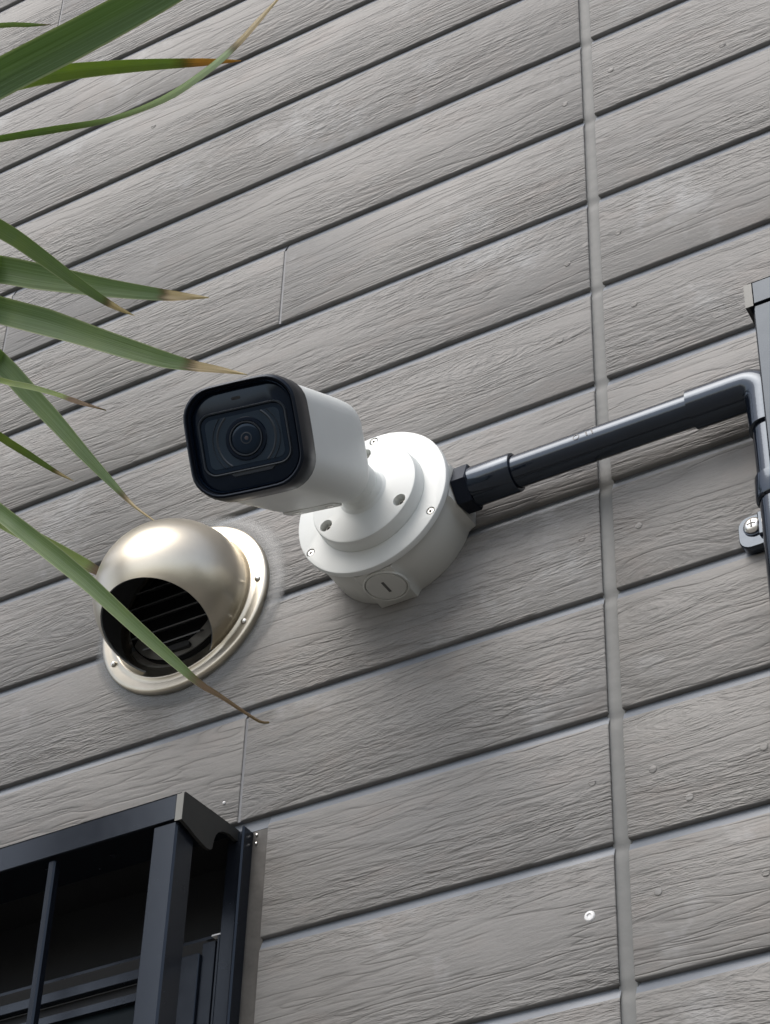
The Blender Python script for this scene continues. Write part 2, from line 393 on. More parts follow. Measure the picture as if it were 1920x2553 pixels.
LEAVES=[
('A',0.97,[[-5.832,-3.3,-2.731,0.0915],[-5.826,-3.14,-2.368,0.1037],[-5.709,-2.981,-1.952,0.1161],[-5.558,-2.821,-1.526,0.1288],[-5.456,-2.661,-1.136,0.1419],[-5.312,-2.6,-0.967,0.1475],[-5.208,-2.538,-0.83,0.1532],[-5.119,-2.476,-0.708,0.1588],[-5.024,-2.414,-0.582,0.1645],[-4.912,-2.361,-0.464,0.165],[-4.803,-2.307,-0.348,0.1654],[-4.691,-2.254,-0.235,0.1659],[-4.568,-2.2,-0.126,0.1663],[-4.327,-2.183,-0.082,0.1657],[-4.076,-2.167,-0.044,0.165],[-3.823,-2.15,-0.003,0.1644],[-3.572,-2.133,0.046,0.1611],[-3.32,-2.115,0.099,0.1579],[-3.07,-2.098,0.153,0.1548],[-2.82,-2.08,0.212,0.1463],[-2.572,-2.063,0.272,0.1379],[-2.333,-2.045,0.321,0.1295],[-2.082,-2.03,0.345,0.1021],[-1.841,-2.015,0.357,0.075],[-1.678,-2.0,0.372,0.0481]]),
('B',0.83,[[-5.832,-3.3,-2.731,0.0384],[-6.018,-3.003,-2.129,0.0443],[-6.085,-2.706,-1.458,0.0505],[-6.104,-2.409,-0.77,0.0569],[-6.158,-2.112,-0.122,0.0636],[-6.062,-1.993,0.164,0.0666],[-5.999,-1.874,0.413,0.0695],[-5.951,-1.755,0.637,0.0725],[-5.898,-1.636,0.847,0.0754],[-5.798,-1.552,0.981,0.0757],[-5.703,-1.468,1.093,0.076],[-5.61,-1.384,1.193,0.0762],[-5.518,-1.3,1.29,0.0764],[-5.379,-1.216,1.374,0.079],[-5.244,-1.133,1.448,0.0815],[-5.079,-1.049,1.494,0.0839],[-4.89,-0.94,1.545,0.0773],[-4.672,-0.83,1.569,0.0705],[-4.454,-0.721,1.585,0.0637],[-4.227,-0.613,1.589,0.0551],[-4.0,-0.504,1.587,0.0465],[-3.82,-0.395,1.609,0.0381],[-3.658,-0.337,1.584,0.0265],[-3.542,-0.278,1.583,0.0151],[-3.48,-0.22,1.612,0.0036]]),
('C',0.80,[[-5.832,-3.3,-2.731,0.0174],[-5.915,-3.052,-2.311,0.0198],[-5.867,-2.803,-1.881,0.0223],[-5.777,-2.555,-1.447,0.0248],[-5.741,-2.306,-1.018,0.0275],[-5.622,-2.2,-0.82,0.0287],[-5.545,-2.093,-0.622,0.0299],[-5.49,-1.987,-0.433,0.0311],[-5.431,-1.88,-0.266,0.0323],[-5.328,-1.81,-0.188,0.0324],[-5.234,-1.74,-0.131,0.0324],[-5.144,-1.67,-0.085,0.0324],[-5.052,-1.6,-0.037,0.0325],[-4.873,-1.555,-0.046,0.0329],[-4.695,-1.509,-0.058,0.0334],[-4.528,-1.464,-0.066,0.0338],[-4.366,-1.425,-0.082,0.0309],[-4.216,-1.386,-0.093,0.028],[-4.081,-1.346,-0.09,0.0252],[-3.96,-1.315,-0.081,0.0251],[-3.855,-1.284,-0.058,0.0251],[-3.753,-1.253,-0.027,0.0251],[-3.652,-1.222,0.011,0.0279],[-3.554,-1.191,0.058,0.0307],[-3.455,-1.159,0.119,0.0335],[-3.354,-1.123,0.207,0.033],[-3.252,-1.087,0.31,0.0326],[-3.161,-1.05,0.417,0.0321],[-3.081,-1.02,0.518,0.0305],[-3.012,-0.991,0.624,0.0289],[-2.95,-0.961,0.735,0.0273],[-2.892,-0.934,0.845,0.0257],[-2.841,-0.907,0.96,0.0241],[-2.789,-0.881,1.076,0.0224],[-2.727,-0.854,1.201,0.0168],[-2.664,-0.827,1.327,0.011],[-2.625,-0.8,1.429,0.0052]]),
('D',0.93,[[-5.832,-3.3,-2.731,0.0128],[-6.217,-2.947,-1.829,0.015],[-6.544,-2.593,-0.728,0.0175],[-6.825,-2.24,0.439,0.0202],[-7.079,-1.887,1.496,0.023],[-7.037,-1.748,1.965,0.0242],[-6.975,-1.609,2.312,0.0253],[-6.895,-1.47,2.576,0.0264],[-6.799,-1.331,2.804,0.0275],[-6.629,-1.223,2.916,0.0275],[-6.433,-1.115,2.957,0.0275],[-6.255,-1.008,2.981,0.0275],[-6.137,-0.9,3.042,0.0275],[-6.024,-0.829,3.066,0.0262],[-5.993,-0.757,3.124,0.025],[-5.967,-0.686,3.184,0.0237],[-5.901,-0.624,3.214,0.0165],[-5.839,-0.562,3.247,0.0092],[-5.816,-0.5,3.303,0.002]]),
('E',0.88,[[-5.832,-3.3,-2.731,0.0439],[-5.91,-3.137,-2.382,0.0499],[-5.918,-2.973,-1.985,0.056],[-5.883,-2.81,-1.602,0.0622],[-5.833,-2.647,-1.298,0.0684],[-5.689,-2.55,-1.209,0.071],[-5.527,-2.453,-1.189,0.0733],[-5.357,-2.356,-1.216,0.0755],[-5.189,-2.259,-1.267,0.0776],[-5.004,-2.169,-1.373,0.0771],[-4.813,-2.079,-1.524,0.0765],[-4.641,-1.99,-1.671,0.0759],[-4.515,-1.9,-1.771,0.0755],[-4.372,-1.845,-1.904,0.0718],[-4.289,-1.791,-1.985,0.0685],[-4.207,-1.736,-2.069,0.0651],[-4.107,-1.68,-2.174,0.0601],[-4.007,-1.623,-2.281,0.0552],[-3.909,-1.566,-2.384,0.0504],[-3.806,-1.512,-2.487,0.043],[-3.705,-1.457,-2.585,0.0358],[-3.621,-1.403,-2.659,0.0286],[-3.536,-1.368,-2.731,0.0195],[-3.467,-1.334,-2.78,0.0105],[-3.43,-1.3,-2.798,0.0015]]),
('F',0.86,[[-5.832,-3.3,-2.731,0.0686],[-5.985,-2.996,-2.343,0.0785],[-6.006,-2.693,-2.004,0.0882],[-5.975,-2.389,-1.695,0.0981],[-5.98,-2.085,-1.399,0.1083],[-5.869,-1.924,-1.34,0.1125],[-5.779,-1.763,-1.302,0.1167],[-5.707,-1.602,-1.264,0.1209],[-5.649,-1.44,-1.204,0.1254],[-5.548,-1.33,-1.188,0.1254],[-5.463,-1.22,-1.154,0.1256],[-5.395,-1.11,-1.107,0.126],[-5.344,-1.0,-1.053,0.1264],[-5.204,-0.962,-1.118,0.1241],[-5.098,-0.923,-1.165,0.122],[-4.993,-0.885,-1.21,0.12],[-4.877,-0.847,-1.259,0.114],[-4.763,-0.809,-1.307,0.1081],[-4.65,-0.771,-1.353,0.1022],[-4.537,-0.733,-1.4,0.0953],[-4.425,-0.694,-1.446,0.0885],[-4.314,-0.656,-1.489,0.0816],[-4.2,-0.618,-1.532,0.0749],[-4.087,-0.58,-1.573,0.0681],[-3.987,-0.543,-1.605,0.0615],[-3.901,-0.514,-1.635,0.056],[-3.828,-0.486,-1.657,0.0505],[-3.745,-0.457,-1.681,0.0451],[-3.637,-0.422,-1.71,0.031],[-3.52,-0.386,-1.741,0.0171],[-3.446,-0.35,-1.749,0.0032]]),
('G',0.85,[[-5.832,-3.3,-2.731,0.0677],[-5.91,-3.039,-2.476,0.0768],[-5.853,-2.778,-2.298,0.0856],[-5.751,-2.517,-2.152,0.0944],[-5.695,-2.256,-1.993,0.1034],[-5.561,-2.115,-1.997,0.1071],[-5.454,-1.974,-2.0,0.1108],[-5.366,-1.833,-1.996,0.1146],[-5.29,-1.692,-1.979,0.1186],[-5.181,-1.594,-2.006,0.1184],[-5.089,-1.496,-2.022,0.1183],[-5.01,-1.398,-2.026,0.1183],[-4.94,-1.3,-2.022,0.1184],[-4.788,-1.251,-2.104,0.1178],[-4.658,-1.201,-2.168,0.1173],[-4.528,-1.152,-2.234,0.1168],[-4.393,-1.102,-2.31,0.1099],[-4.258,-1.052,-2.389,0.1031],[-4.125,-1.002,-2.467,0.0964],[-3.986,-0.951,-2.549,0.0918],[-3.848,-0.901,-2.63,0.0872],[-3.734,-0.851,-2.691,0.0828],[-3.642,-0.821,-2.745,0.078],[-3.573,-0.792,-2.781,0.0732],[-3.505,-0.762,-2.813,0.0685],[-3.43,-0.732,-2.847,0.0608],[-3.355,-0.703,-2.878,0.053],[-3.281,-0.674,-2.906,0.0454],[-3.208,-0.645,-2.932,0.0393],[-3.134,-0.616,-2.955,0.0332],[-3.061,-0.587,-2.979,0.0271],[-2.978,-0.558,-3.011,0.0185],[-2.895,-0.529,-3.044,0.01],[-2.843,-0.5,-3.057,0.0015]]),
('H',0.90,[[-5.832,-3.3,-2.731,0.0494],[-5.934,-3.0,-2.445,0.0562],[-5.885,-2.701,-2.252,0.0627],[-5.79,-2.401,-2.096,0.0693],[-5.755,-2.102,-1.922,0.0761],[-5.629,-1.958,-1.942,0.0787],[-5.548,-1.814,-1.95,0.0815],[-5.487,-1.67,-1.961,0.0844],[-5.424,-1.526,-1.987,0.0872],[-5.333,-1.394,-2.062,0.087],[-5.242,-1.263,-2.156,0.0868],[-5.169,-1.131,-2.241,0.0867],[-5.128,-1.0,-2.287,0.0868],[-5.0,-0.967,-2.452,0.086],[-4.921,-0.934,-2.566,0.0856],[-4.843,-0.901,-2.678,0.0852],[-4.75,-0.868,-2.803,0.081],[-4.659,-0.835,-2.927,0.0769],[-4.569,-0.802,-3.052,0.0728],[-4.48,-0.768,-3.179,0.0673],[-4.392,-0.734,-3.307,0.0618],[-4.306,-0.7,-3.43,0.0564],[-4.218,-0.667,-3.551,0.049],[-4.132,-0.634,-3.669,0.0417],[-4.053,-0.601,-3.777,0.0345],[-3.977,-0.573,-3.881,0.0269],[-3.907,-0.545,-3.977,0.0193],[-3.841,-0.517,-4.061,0.0118],[-3.765,-0.495,-4.143,0.0093],[-3.694,-0.472,-4.212,0.0069],[-3.65,-0.45,-4.253,0.0044]]),
('I',0.72,[[-5.832,-3.3,-2.731,0.0146],[-5.849,-3.059,-2.633,0.0165],[-5.722,-2.818,-2.665,0.0182],[-5.557,-2.577,-2.733,0.0198],[-5.451,-2.335,-2.747,0.0216],[-5.29,-2.209,-2.855,0.0222],[-5.162,-2.083,-2.933,0.0229],[-5.059,-1.957,-2.987,0.0236],[-4.97,-1.831,-3.02,0.0244],[-4.844,-1.748,-3.09,0.0243],[-4.734,-1.666,-3.138,0.0242],[-4.646,-1.583,-3.164,0.0242],[-4.584,-1.5,-3.167,0.0242],[-4.483,-1.466,-3.219,0.0241],[-4.426,-1.432,-3.232,0.0241],[-4.369,-1.398,-3.247,0.0241],[-4.294,-1.364,-3.278,0.0225],[-4.219,-1.329,-3.311,0.021],[-4.155,-1.295,-3.339,0.0194],[-4.099,-1.271,-3.37,0.0199],[-4.054,-1.248,-3.396,0.0204],[-4.012,-1.224,-3.418,0.0208],[-3.968,-1.203,-3.441,0.0183],[-3.927,-1.182,-3.46,0.0158],[-3.886,-1.162,-3.477,0.0133],[-3.837,-1.141,-3.5,0.0094],[-3.789,-1.121,-3.521,0.0054],[-3.761,-1.1,-3.528,0.0015]]),
('J',0.82,[[-5.832,-3.3,-2.731,0.0201],[-5.911,-2.989,-2.571,0.0228],[-5.825,-2.677,-2.568,0.0252],[-5.696,-2.366,-2.613,0.0277],[-5.64,-2.054,-2.601,0.0302],[-5.505,-1.9,-2.729,0.0311],[-5.419,-1.746,-2.826,0.0322],[-5.359,-1.592,-2.899,0.0332],[-5.304,-1.437,-2.953,0.0343],[-5.196,-1.328,-3.051,0.0342],[-5.097,-1.219,-3.131,0.0341],[-5.017,-1.109,-3.186,0.0341],[-4.967,-1.0,-3.211,0.0341],[-4.882,-0.938,-3.283,0.033],[-4.843,-0.875,-3.306,0.0319],[-4.804,-0.813,-3.329,0.0309],[-4.746,-0.751,-3.372,0.0267],[-4.688,-0.688,-3.415,0.0226],[-4.642,-0.626,-3.445,0.0185],[-4.587,-0.584,-3.484,0.0128],[-4.544,-0.542,-3.509,0.0072],[-4.527,-0.5,-3.512,0.0015]]),
('K',0.84,[[-5.832,-3.3,-2.731,0.0481],[-5.701,-3.134,-2.921,0.0532],[-5.422,-2.968,-3.298,0.0576],[-5.121,-2.803,-3.702,0.0617],[-4.901,-2.637,-3.997,0.066],[-4.681,-2.554,-4.277,0.0673],[-4.502,-2.472,-4.5,0.0688],[-4.352,-2.39,-4.682,0.0705],[-4.22,-2.308,-4.837,0.0722],[-4.069,-2.256,-5.003,0.0715],[-3.936,-2.204,-5.139,0.0709],[-3.824,-2.152,-5.248,0.0705],[-3.737,-2.1,-5.333,0.0702],[-3.636,-2.068,-5.436,0.0717],[-3.575,-2.036,-5.497,0.0734],[-3.514,-2.004,-5.559,0.0751],[-3.441,-1.972,-5.633,0.0757],[-3.368,-1.94,-5.707,0.0764],[-3.296,-1.907,-5.781,0.077],[-3.228,-1.875,-5.852,0.0748],[-3.159,-1.842,-5.923,0.0726],[-3.086,-1.81,-6.002,0.0705],[-3.007,-1.77,-6.092,0.0673],[-2.924,-1.73,-6.189,0.0642],[-2.848,-1.69,-6.277,0.0612],[-2.781,-1.657,-6.355,0.0591],[-2.721,-1.625,-6.424,0.057],[-2.662,-1.593,-6.491,0.055],[-2.6,-1.561,-6.562,0.0512],[-2.538,-1.529,-6.631,0.0474],[-2.481,-1.497,-6.696,0.0436],[-2.425,-1.469,-6.759,0.0389],[-2.374,-1.441,-6.818,0.0343],[-2.324,-1.413,-6.869,0.0297],[-2.273,-1.39,-6.915,0.0261],[-2.223,-1.366,-6.952,0.0224],[-2.176,-1.343,-6.989,0.0188],[-2.13,-1.322,-7.029,0.017],[-2.087,-1.3,-7.067,0.0152],[-2.046,-1.279,-7.102,0.0133],[-2.005,-1.26,-7.138,0.0129],[-1.966,-1.242,-7.17,0.0124],[-1.936,-1.224,-7.191,0.012],[-1.908,-1.216,-7.203,0.0106],[-1.889,-1.208,-7.204,0.0093],[-1.878,-1.2,-7.201,0.008]]),
('L',0.95,[[-5.832,-3.3,-2.731,0.034],[-5.973,-2.918,-2.651,0.0386],[-5.935,-2.536,-2.82,0.0426],[-5.852,-2.154,-3.042,0.0465],[-5.844,-1.772,-3.143,0.0508],[-5.691,-1.604,-3.358,0.0522],[-5.584,-1.436,-3.493,0.0539],[-5.506,-1.268,-3.576,0.0556],[-5.444,-1.1,-3.632,0.0575],[-5.322,-1.0,-3.74,0.0572],[-5.22,-0.9,-3.81,0.0571],[-5.141,-0.8,-3.85,0.0571],[-5.087,-0.7,-3.869,0.0571],[-4.983,-0.656,-3.947,0.058],[-4.924,-0.612,-3.983,0.059],[-4.865,-0.568,-4.018,0.06],[-4.791,-0.524,-4.066,0.0588],[-4.718,-0.48,-4.113,0.0575],[-4.646,-0.437,-4.161,0.0563],[-4.569,-0.392,-4.214,0.0539],[-4.493,-0.348,-4.267,0.0516],[-4.431,-0.304,-4.308,0.0493],[-4.369,-0.276,-4.352,0.0394],[-4.32,-0.248,-4.384,0.0295],[-4.295,-0.22,-4.396,0.0197]]),
]

# ================================================================== ground
g = MB(); g.bm.faces.new([g.bm.verts.new(p) for p in ((-900, -900, -Z0/U), (900, -900, -Z0/U), (900, 900, -Z0/U), (-900, 900, -Z0/U))])
gr = g.build('ground', M['ground'], smooth=False); gr['kind'] = 'structure'

# ================================================================== wall of embossed siding
BACK = 0.045
wall = thing('siding_wall', 'grey wood-grain siding wall of horizontal planks with recessed grooves', 'wall', (0, 0, 0))
wall['kind'] = 'thing'
XL, XR = -24.0, 15.0
ZB = -Z0/U + 0.4
WL0, WL1, WLZ0, WLZ1 = -6.75, -2.668, -16.2, -7.09      # opening of the lower left window
WR0, WR1, WRZ0, WRZ1 = 1.80, 5.4, -13.2, -4.30          # opening behind the right window
def sheet(rects):
    b = MB()
    for x0, x1, z0, z1 in rects:
        b.box(x0, x1, BACK, BACK+0.9, z0, z1)
    return b
ZT = 13.2
rects = [(XL, WL0, ZB, ZT), (WL0, WL1, WLZ1, ZT), (WL0, WL1, ZB, WLZ0), (WL1, WR0, ZB, ZT),
         (WR0, WR1, WRZ1, ZT), (WR0, WR1, ZB, WRZ0), (WR1, XR, ZB, ZT)]
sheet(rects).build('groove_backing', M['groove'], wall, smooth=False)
_plank_cache = {}
def plank(row, x0, x1):
    ztop, zbot = -row, -row - 1.0
    key = round(x1-x0, 4)
    org = ((x0+x1)/2, 0, (ztop+zbot)/2)
    if key in _plank_cache:
        ob = _plank_cache[key].copy(); col.objects.link(ob)
        ob.location = Vector(org)*U; ob['_org'] = list(org); return ob
    b = MB()
    zt, zb = ztop, zbot
    # square under-edge, face, then the smooth splayed groove that runs up under the plank above
    prof = [(BACK+0.002, zb+0.001), (0.010, zb+0.001), (0.003, zb+0.004), (0.0, zb+0.010), (0.0, zt-0.108), (0.0025, zt-0.098), (0.007, zt-0.088), (BACK, zt), (BACK+0.03, zt)]
    c = 0.008
    rings = []
    for x, ins in ((x0, 1), (x0+c, 0), (x1-c, 0), (x1, 1)):
        rings.append([Vector((x, y + (0.006 if ins and y < 0.009 else 0), z)) for y, z in prof])
    b.loft(rings)
    ob = b.build('plank', M['siding'], wall, org, smooth=True, ang=40)
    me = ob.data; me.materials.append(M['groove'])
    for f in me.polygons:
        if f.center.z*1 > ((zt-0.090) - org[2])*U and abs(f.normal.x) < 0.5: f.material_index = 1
    _plank_cache[key] = ob
    return ob
PL = {}
BUTT = {-5: [-6.22], 0: [-6.128], 1: [-2.927], 6: [-2.927]}
rng = random.Random(3)
for row in range(-13, 30):
    zt, zb = -row, -row-1.0
    if zb < ZB: break
    cuts = [XL] + sorted(BUTT.get(row, []) + [rng.choice([-19.4, -16.3, -13.2, -10.6])]) + [0.01]
    segs = list(zip(cuts[:-1], cuts[1:])) + [(0.115, rng.choice([6.8, 8.4, 9.9]))]
    segs.append((segs[-1][1], XR))
    for i, (a, b_) in enumerate(segs):
        a2 = a + (0.013 if i and a not in (0.115,) else 0); b2 = b_ - (0.013 if b_ not in (0.01, XR) else 0)
        parts = [(a2, b2)]
        for (o0, o1, oz0, oz1) in ((WL0, WL1, WLZ0, WLZ1+0.02), (WR0, WR1, WRZ0, WRZ1)):
            new = []
            for p, q in parts:
                if zb < oz1-0.4 and zt > oz0+0.4 and p < o1 and q > o0:
                    if p < o0-0.1: new.append((p, o0))
                    if q > o1+0.1: new.append((o1, q))
                else: new.append((p, q))
            parts = new
        for p, q in parts:
            PL[(row, round(p, 2), round(q, 2))] = plank(row, p, q)
def plank_at(x, z):
    for (row, p, q), ob in PL.items():
        if p <= x <= q and -row-1.0 <= z <= -row: return ob
for row, xs in BUTT.items():
    for x in xs:
        b = MB().box(x-0.016, x+0.016+0.013, 0.012, 0.05, -row-0.999, -row-0.10)
        b.build('butt_sealant', M['caulk_grey'], wall, (x, 0, -row-0.5), smooth=False)
# silicone joint strip between the two panels
b = MB(); rings = []
z = ZT
while z > ZB:
    fr = (-z) % 1.0                      # 0 at a groove's top
    dgr = min(abs(fr-0.045), abs(fr-1.045))
    k = math.exp(-(dgr/0.05)**2)
    y = 0.024 + 0.012*k + rng.uniform(-0.001, 0.001)
    ex = 0.003*k
    x0, x1 = 0.004-ex, 0.121+ex
    rings.append([Vector((x0-0.02, 0.052, z)), Vector((x0-0.001, y-0.004, z)), Vector((x0+0.012, y+0.003, z)), Vector((0.0625, y+0.006, z)),
                  Vector((x1-0.012, y+0.003, z)), Vector((x1+0.001, y-0.004, z)), Vector((x1+0.02, 0.052, z))])
    z -= 0.024
b.loft(rings, closed=False, cap0=False, cap1=False)
b.build('joint_sealant', M['sealant'], wall, ang=60)
# nails
NAILS = [(0.315, -7.548), (0.554, -7.829), (1.078, -7.613), (0.304, -8.442), (1.014, -8.502), (-0.118, -7.516),
         (1.288, -0.822), (0.286, -0.543), (-0.148, -0.729), (-0.174, -2.648), (0.274, -2.52), (0.373, -3.365), (-0.257, -3.448),
         (0.311, -5.519), (-0.131, -5.464), (-0.2, -6.5), (0.33, -6.5), (0.3, -1.5), (-0.16, -1.55), (-0.17, 0.45), (0.31, 0.5), (-4.655, 1.541), (-2.6, -1.55), (-2.58, -6.7),
         (-5.8, -0.55), (-4.9, -3.5), (0.52, -5.52), (-0.169, -8.489)]
NAILS = [q for q in NAILS if q not in ((-0.2, -6.5), (0.33, -6.5), (0.3, -1.5), (-0.16, -1.55), (-0.17, 0.45), (0.31, 0.5), (-2.6, -1.55), (-2.58, -6.7), (-5.8, -0.55), (-4.9, -3.5), (0.52, -5.52))]
for i, (x, z) in enumerate(NAILS):
    p = plank_at(x, z)
    if p is None: continue
    bright = i == len(NAILS)-1
    r = 0.026 if not bright else 0.032
    b = MB().lathe([(r*1.1, 0.0006), (r*0.95, 0.0045), (r*0.7, 0.006), (r*0.2, 0.0065)] if not bright else [(r*1.2, 0.001), (r, 0.008), (r*0.55, 0.010), (r*0.5, 0.003), (r*0.2, 0.003)], (x, 0, z), (0, -1, 0), 16, True, True)
    b.build('nail', M['chip'] if bright else M['siding'], p, (x, 0, z))
b = MB().lathe([(0.012, -0.002), (0.012, 0.01), (0.006, 0.014)], (-3.063, 0, -6.802), (0, -1, -0.3), 10, True, True)
b.build('nail', M['chip'], plank_at(-3.063, -6.802), (-3.063, 0, -6.802))

# ================================================================== exhaust vent
vc = Vector((-3.598, 0, -4.864))
vent = thing('exhaust_vent', 'round champagne steel vent hood with a dark louvred opening below', 'vent', vc)
b = MB().lathe([(0.555, -0.02), (0.555, 0.055), (0.615, 0.062), (0.640, 0.070), (0.650, 0.076), (0.662, 0.072), (0.678, 0.062), (0.70, 0.060), (0.745, 0.061), (0.770, 0.056), (0.782, 0.040), (0.782, 0.0), (0.76, -0.02)], vc, (0, -1, 0), 96)
b.build('flange', M['steel'], vent, vc, ang=70)
sc_ = vc + Vector((0.01, -0.195, -0.005))
hn = Vector((0, -math.cos(rad(67)), -math.sin(rad(67))))
prof = []
ro, ri = 0.628, 0.614
t0 = math.acos(0.437/ro)
for i in range(37):
    t = t0 + (math.pi-t0)*i/36
    prof.append((max(1e-4, ro*math.sin(t)), ro*math.cos(t)))
inner = []
for i in range(37):
    t = t0 + (math.pi-t0)*(36-i)/36
    inner.append((max(1e-4, ri*math.sin(t)), ri*math.cos(t)))
def cut_wall(bm, y=-0.03):
    bmesh.ops.bisect_plane(bm, geom=bm.verts[:]+bm.edges[:]+bm.faces[:], dist=1e-6, plane_co=(0, y, 0), plane_no=(0, 1, 0), clear_outer=True)
b = MB().lathe(prof, sc_, hn, 96); cut_wall(b.bm)
hood = b.build('hood', M['steel'], vent, vc, ang=60)
b = MB().lathe(inner + [(ro*math.sin(t0), ro*math.cos(t0))], sc_, hn, 96); cut_wall(b.bm)
b.build('hood_lining', M['slat'], vent, vc, ang=60)
b = MB().lathe([(0.498, 0.06), (0.495, 0.010), (0.49, 0.008)], vc, (0, -1, 0), 64, False, True)
b.build('duct', M['dark'], vent, vc)
for dz in (0.36, 0.21, 0.06, -0.09, -0.24, -0.385):
    hl = math.sqrt(0.47**2 - dz**2)
    zc = vc.z + dz
    b = MB().prism([(-0.155, zc+0.004), (-0.150, zc-0.006), (-0.045, zc+0.075), (-0.045, zc+0.088)], vc.x-hl, vc.x+hl)
    b.build('slat', M['slat'], vent, (vc.x, 0, zc), smooth=False)
# lower drip lip with a drain slot inside the mouth
b = MB()
rings = []
for i in range(17):
    t = rad(-150 + 120*i/16)
    p0 = vc + Vector((0.49*math.cos(t), -0.07, 0.49*math.sin(t)))
    p1 = vc + Vector((0.40*math.cos(t), -0.12, min(0.44*math.sin(t), -0.19)))
    rings.append([p0, p1, p1 + Vector((0, 0.012, 0.004)), p0 + Vector((0, 0.012, 0))])
b.loft(rings)
lip = b.build('drip_lip', M['lip'], vent, vc)
b = MB(); pts = rrect(0.13, 0.020, 0.0195, 5)
b.loft([[vc + Vector((0.03+x, -0.133-y*0.4, -0.445+y)) for x, y in pts], [vc + Vector((0.03+x, -0.10-y*0.4, -0.445+y)) for x, y in pts]])
b.build('drain_slot', M['dark'], lip, vc, smooth=False)
for dx, dz in ((0.708, 0.021), (0.612, -0.36), (-0.618, -0.345), (-0.60, 0.38)):
    p = vc + Vector((dx, -0.060, dz))
    b = MB().lathe([(0.026, 0.0), (0.024, 0.012), (0.013, 0.021), (0.002, 0.023)], p, (0, -1, 0), 16, True, True)
    b.build('rivet', M['screw'], vent, p)
def wob(t): return 1 + 0.012*math.sin(3*t+1) + 0.010*math.sin(7*t) + 0.006*math.sin(13*t+2)
b = MB().lathe([(0.745, 0.020), (0.79, 0.020), (0.83, 0.015), (0.87, 0.009), (0.91, 0.005), (0.945, 0.003)], vc + Vector((0.035, 0, 0.0)), (0, -1, 0), 96, wob=wob)
b.build('sealant_ring', M['smear'], vent, vc + Vector((0.035, 0, 0)), ang=80)

# ================================================================== junction box
bc = Vector((-1.626, 0, -4.858))
jbox = thing('junction_box', 'round white junction box on the wall carrying the bullet camera', 'junction box', bc)
Y = Vector((0, -1, 0))
RB = 0.612
prof = [(RB-0.02, 0.0), (RB, 0.0), (RB, 0.395), (RB+0.012, 0.400)]
# outline with flat pads below, right, left and above
def box_ring(r, h, n=160):
    pts = []
    for i in range(n):
        t = 2*math.pi*i/n
        x, z = math.cos(t), math.sin(t)
        rr = r
        for px, pz in ((1, 0), (0, -1)):
            c = x*px + z*pz; s = abs(x*pz - z*px)
            if c > 0:
                flat = (r+0.024)/c
                hwid = 0.168
                if s*flat < hwid: rr = max(rr, flat)
                elif s*flat < hwid+0.035: rr = max(rr, r + 0.024*(1-(s*flat-hwid)/0.035)*0.8)
        pts.append(bc + Vector((x*rr, -h, z*rr)))
    return pts
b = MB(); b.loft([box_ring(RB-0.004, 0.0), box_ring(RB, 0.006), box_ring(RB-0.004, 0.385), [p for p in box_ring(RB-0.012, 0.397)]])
b.build('body', M['shaded_white'], jbox, bc, ang=40)
b = MB().lathe([(0.60, 0.392), (0.612, 0.392), (0.612, 0.408), (0.60, 0.408)], bc, Y, 96, True, True)
b.build('gasket', M['gasket'], jbox, bc)
b = MB().lathe([(0.60, 0.404), (0.632, 0.404), (0.639, 0.411), (0.639, 0.448), (0.634, 0.458), (0.622, 0.462)], bc, Y, 128, True, True)
lid = b.build('lid', M['white'], jbox, bc, ang=50)
def cutter(p, r, depth):
    return MB().lathe([(r, 0.05), (r, -depth)], p, Y, 28, True, True).build('cutter', M['white'], jbox, p)
def flush_screw(parent, p, r, top):
    b = MB().lathe([(r, top-0.03), (r, top-0.004), (r*0.9, top), (r*0.45, top+0.001), (r*0.42, top-0.012)], p, Y, 24, True, True)
    s = b.build('screw', M['screw'], parent, p)
    b = MB().lathe([(r*0.40, top-0.011), (r*0.40, top-0.0105)], p, Y, 6, True, True)
    b.build('hex_socket', M['gasket'], s, p, smooth=False)
LS = [bc + Vector((0.590*math.cos(rad(a)), -0.462, 0.590*math.sin(rad(a)))) for a in (90, -30, 210)]
carve(lid, [cutter(p, 0.036, 0.022) for p in LS])
for p in LS: flush_screw(jbox, p, 0.027, -0.004)
# round plug on the lower pad
pc = bc + Vector((0.015, -0.225, -RB-0.022))
D = Vector((0, 0, -1))
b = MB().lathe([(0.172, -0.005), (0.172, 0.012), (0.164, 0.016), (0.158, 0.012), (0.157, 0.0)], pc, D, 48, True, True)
b.build('plug_collar', M['shaded_white'], jbox, pc)
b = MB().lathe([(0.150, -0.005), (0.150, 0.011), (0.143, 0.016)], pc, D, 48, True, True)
plug = b.build('plug', M['shaded_white'], jbox, pc)
b = MB().box(pc.x-0.011, pc.x+0.011, pc.y-0.062, pc.y+0.062, pc.z-0.0172, pc.z-0.010)
b.build('slot', M['gasket'], plug, pc, smooth=False)

# ================================================================== bullet camera
bp = bc + Vector((0, -0.462, 0))
camt = thing('security_camera', 'white bullet security camera with black square front aimed down at the viewer', 'security camera', bp)
b = MB().lathe([(0.40, 0.0), (0.452, 0.0), (0.455, 0.004), (0.444, 0.098), (0.438, 0.108), (0.425, 0.112), (0.235, 0.113), (0.200, 0.120), (0.180, 0.140), (0.172, 0.170), (0.170, 0.20)], bp, Y, 96, True, True)
base = b.build('base_plate', M['white'], camt, bp, ang=30)
BS = [bp + Vector((0.368*math.cos(rad(a)), -0.112, 0.368*math.sin(rad(a)))) for a in (90, -32, 212)]
carve(base, [cutter(p, 0.052, 0.095) for p in BS])
for p in BS: flush_screw(camt, p, 0.036, -0.042)
Fc = Vector((-1.479, -2.261, -5.672)); Rc0 = Vector((-1.745, -1.05, -4.833)); Fc = Fc + Vector((-0.036, -0.008, 0)); ax = (Fc - Rc0).normalized()
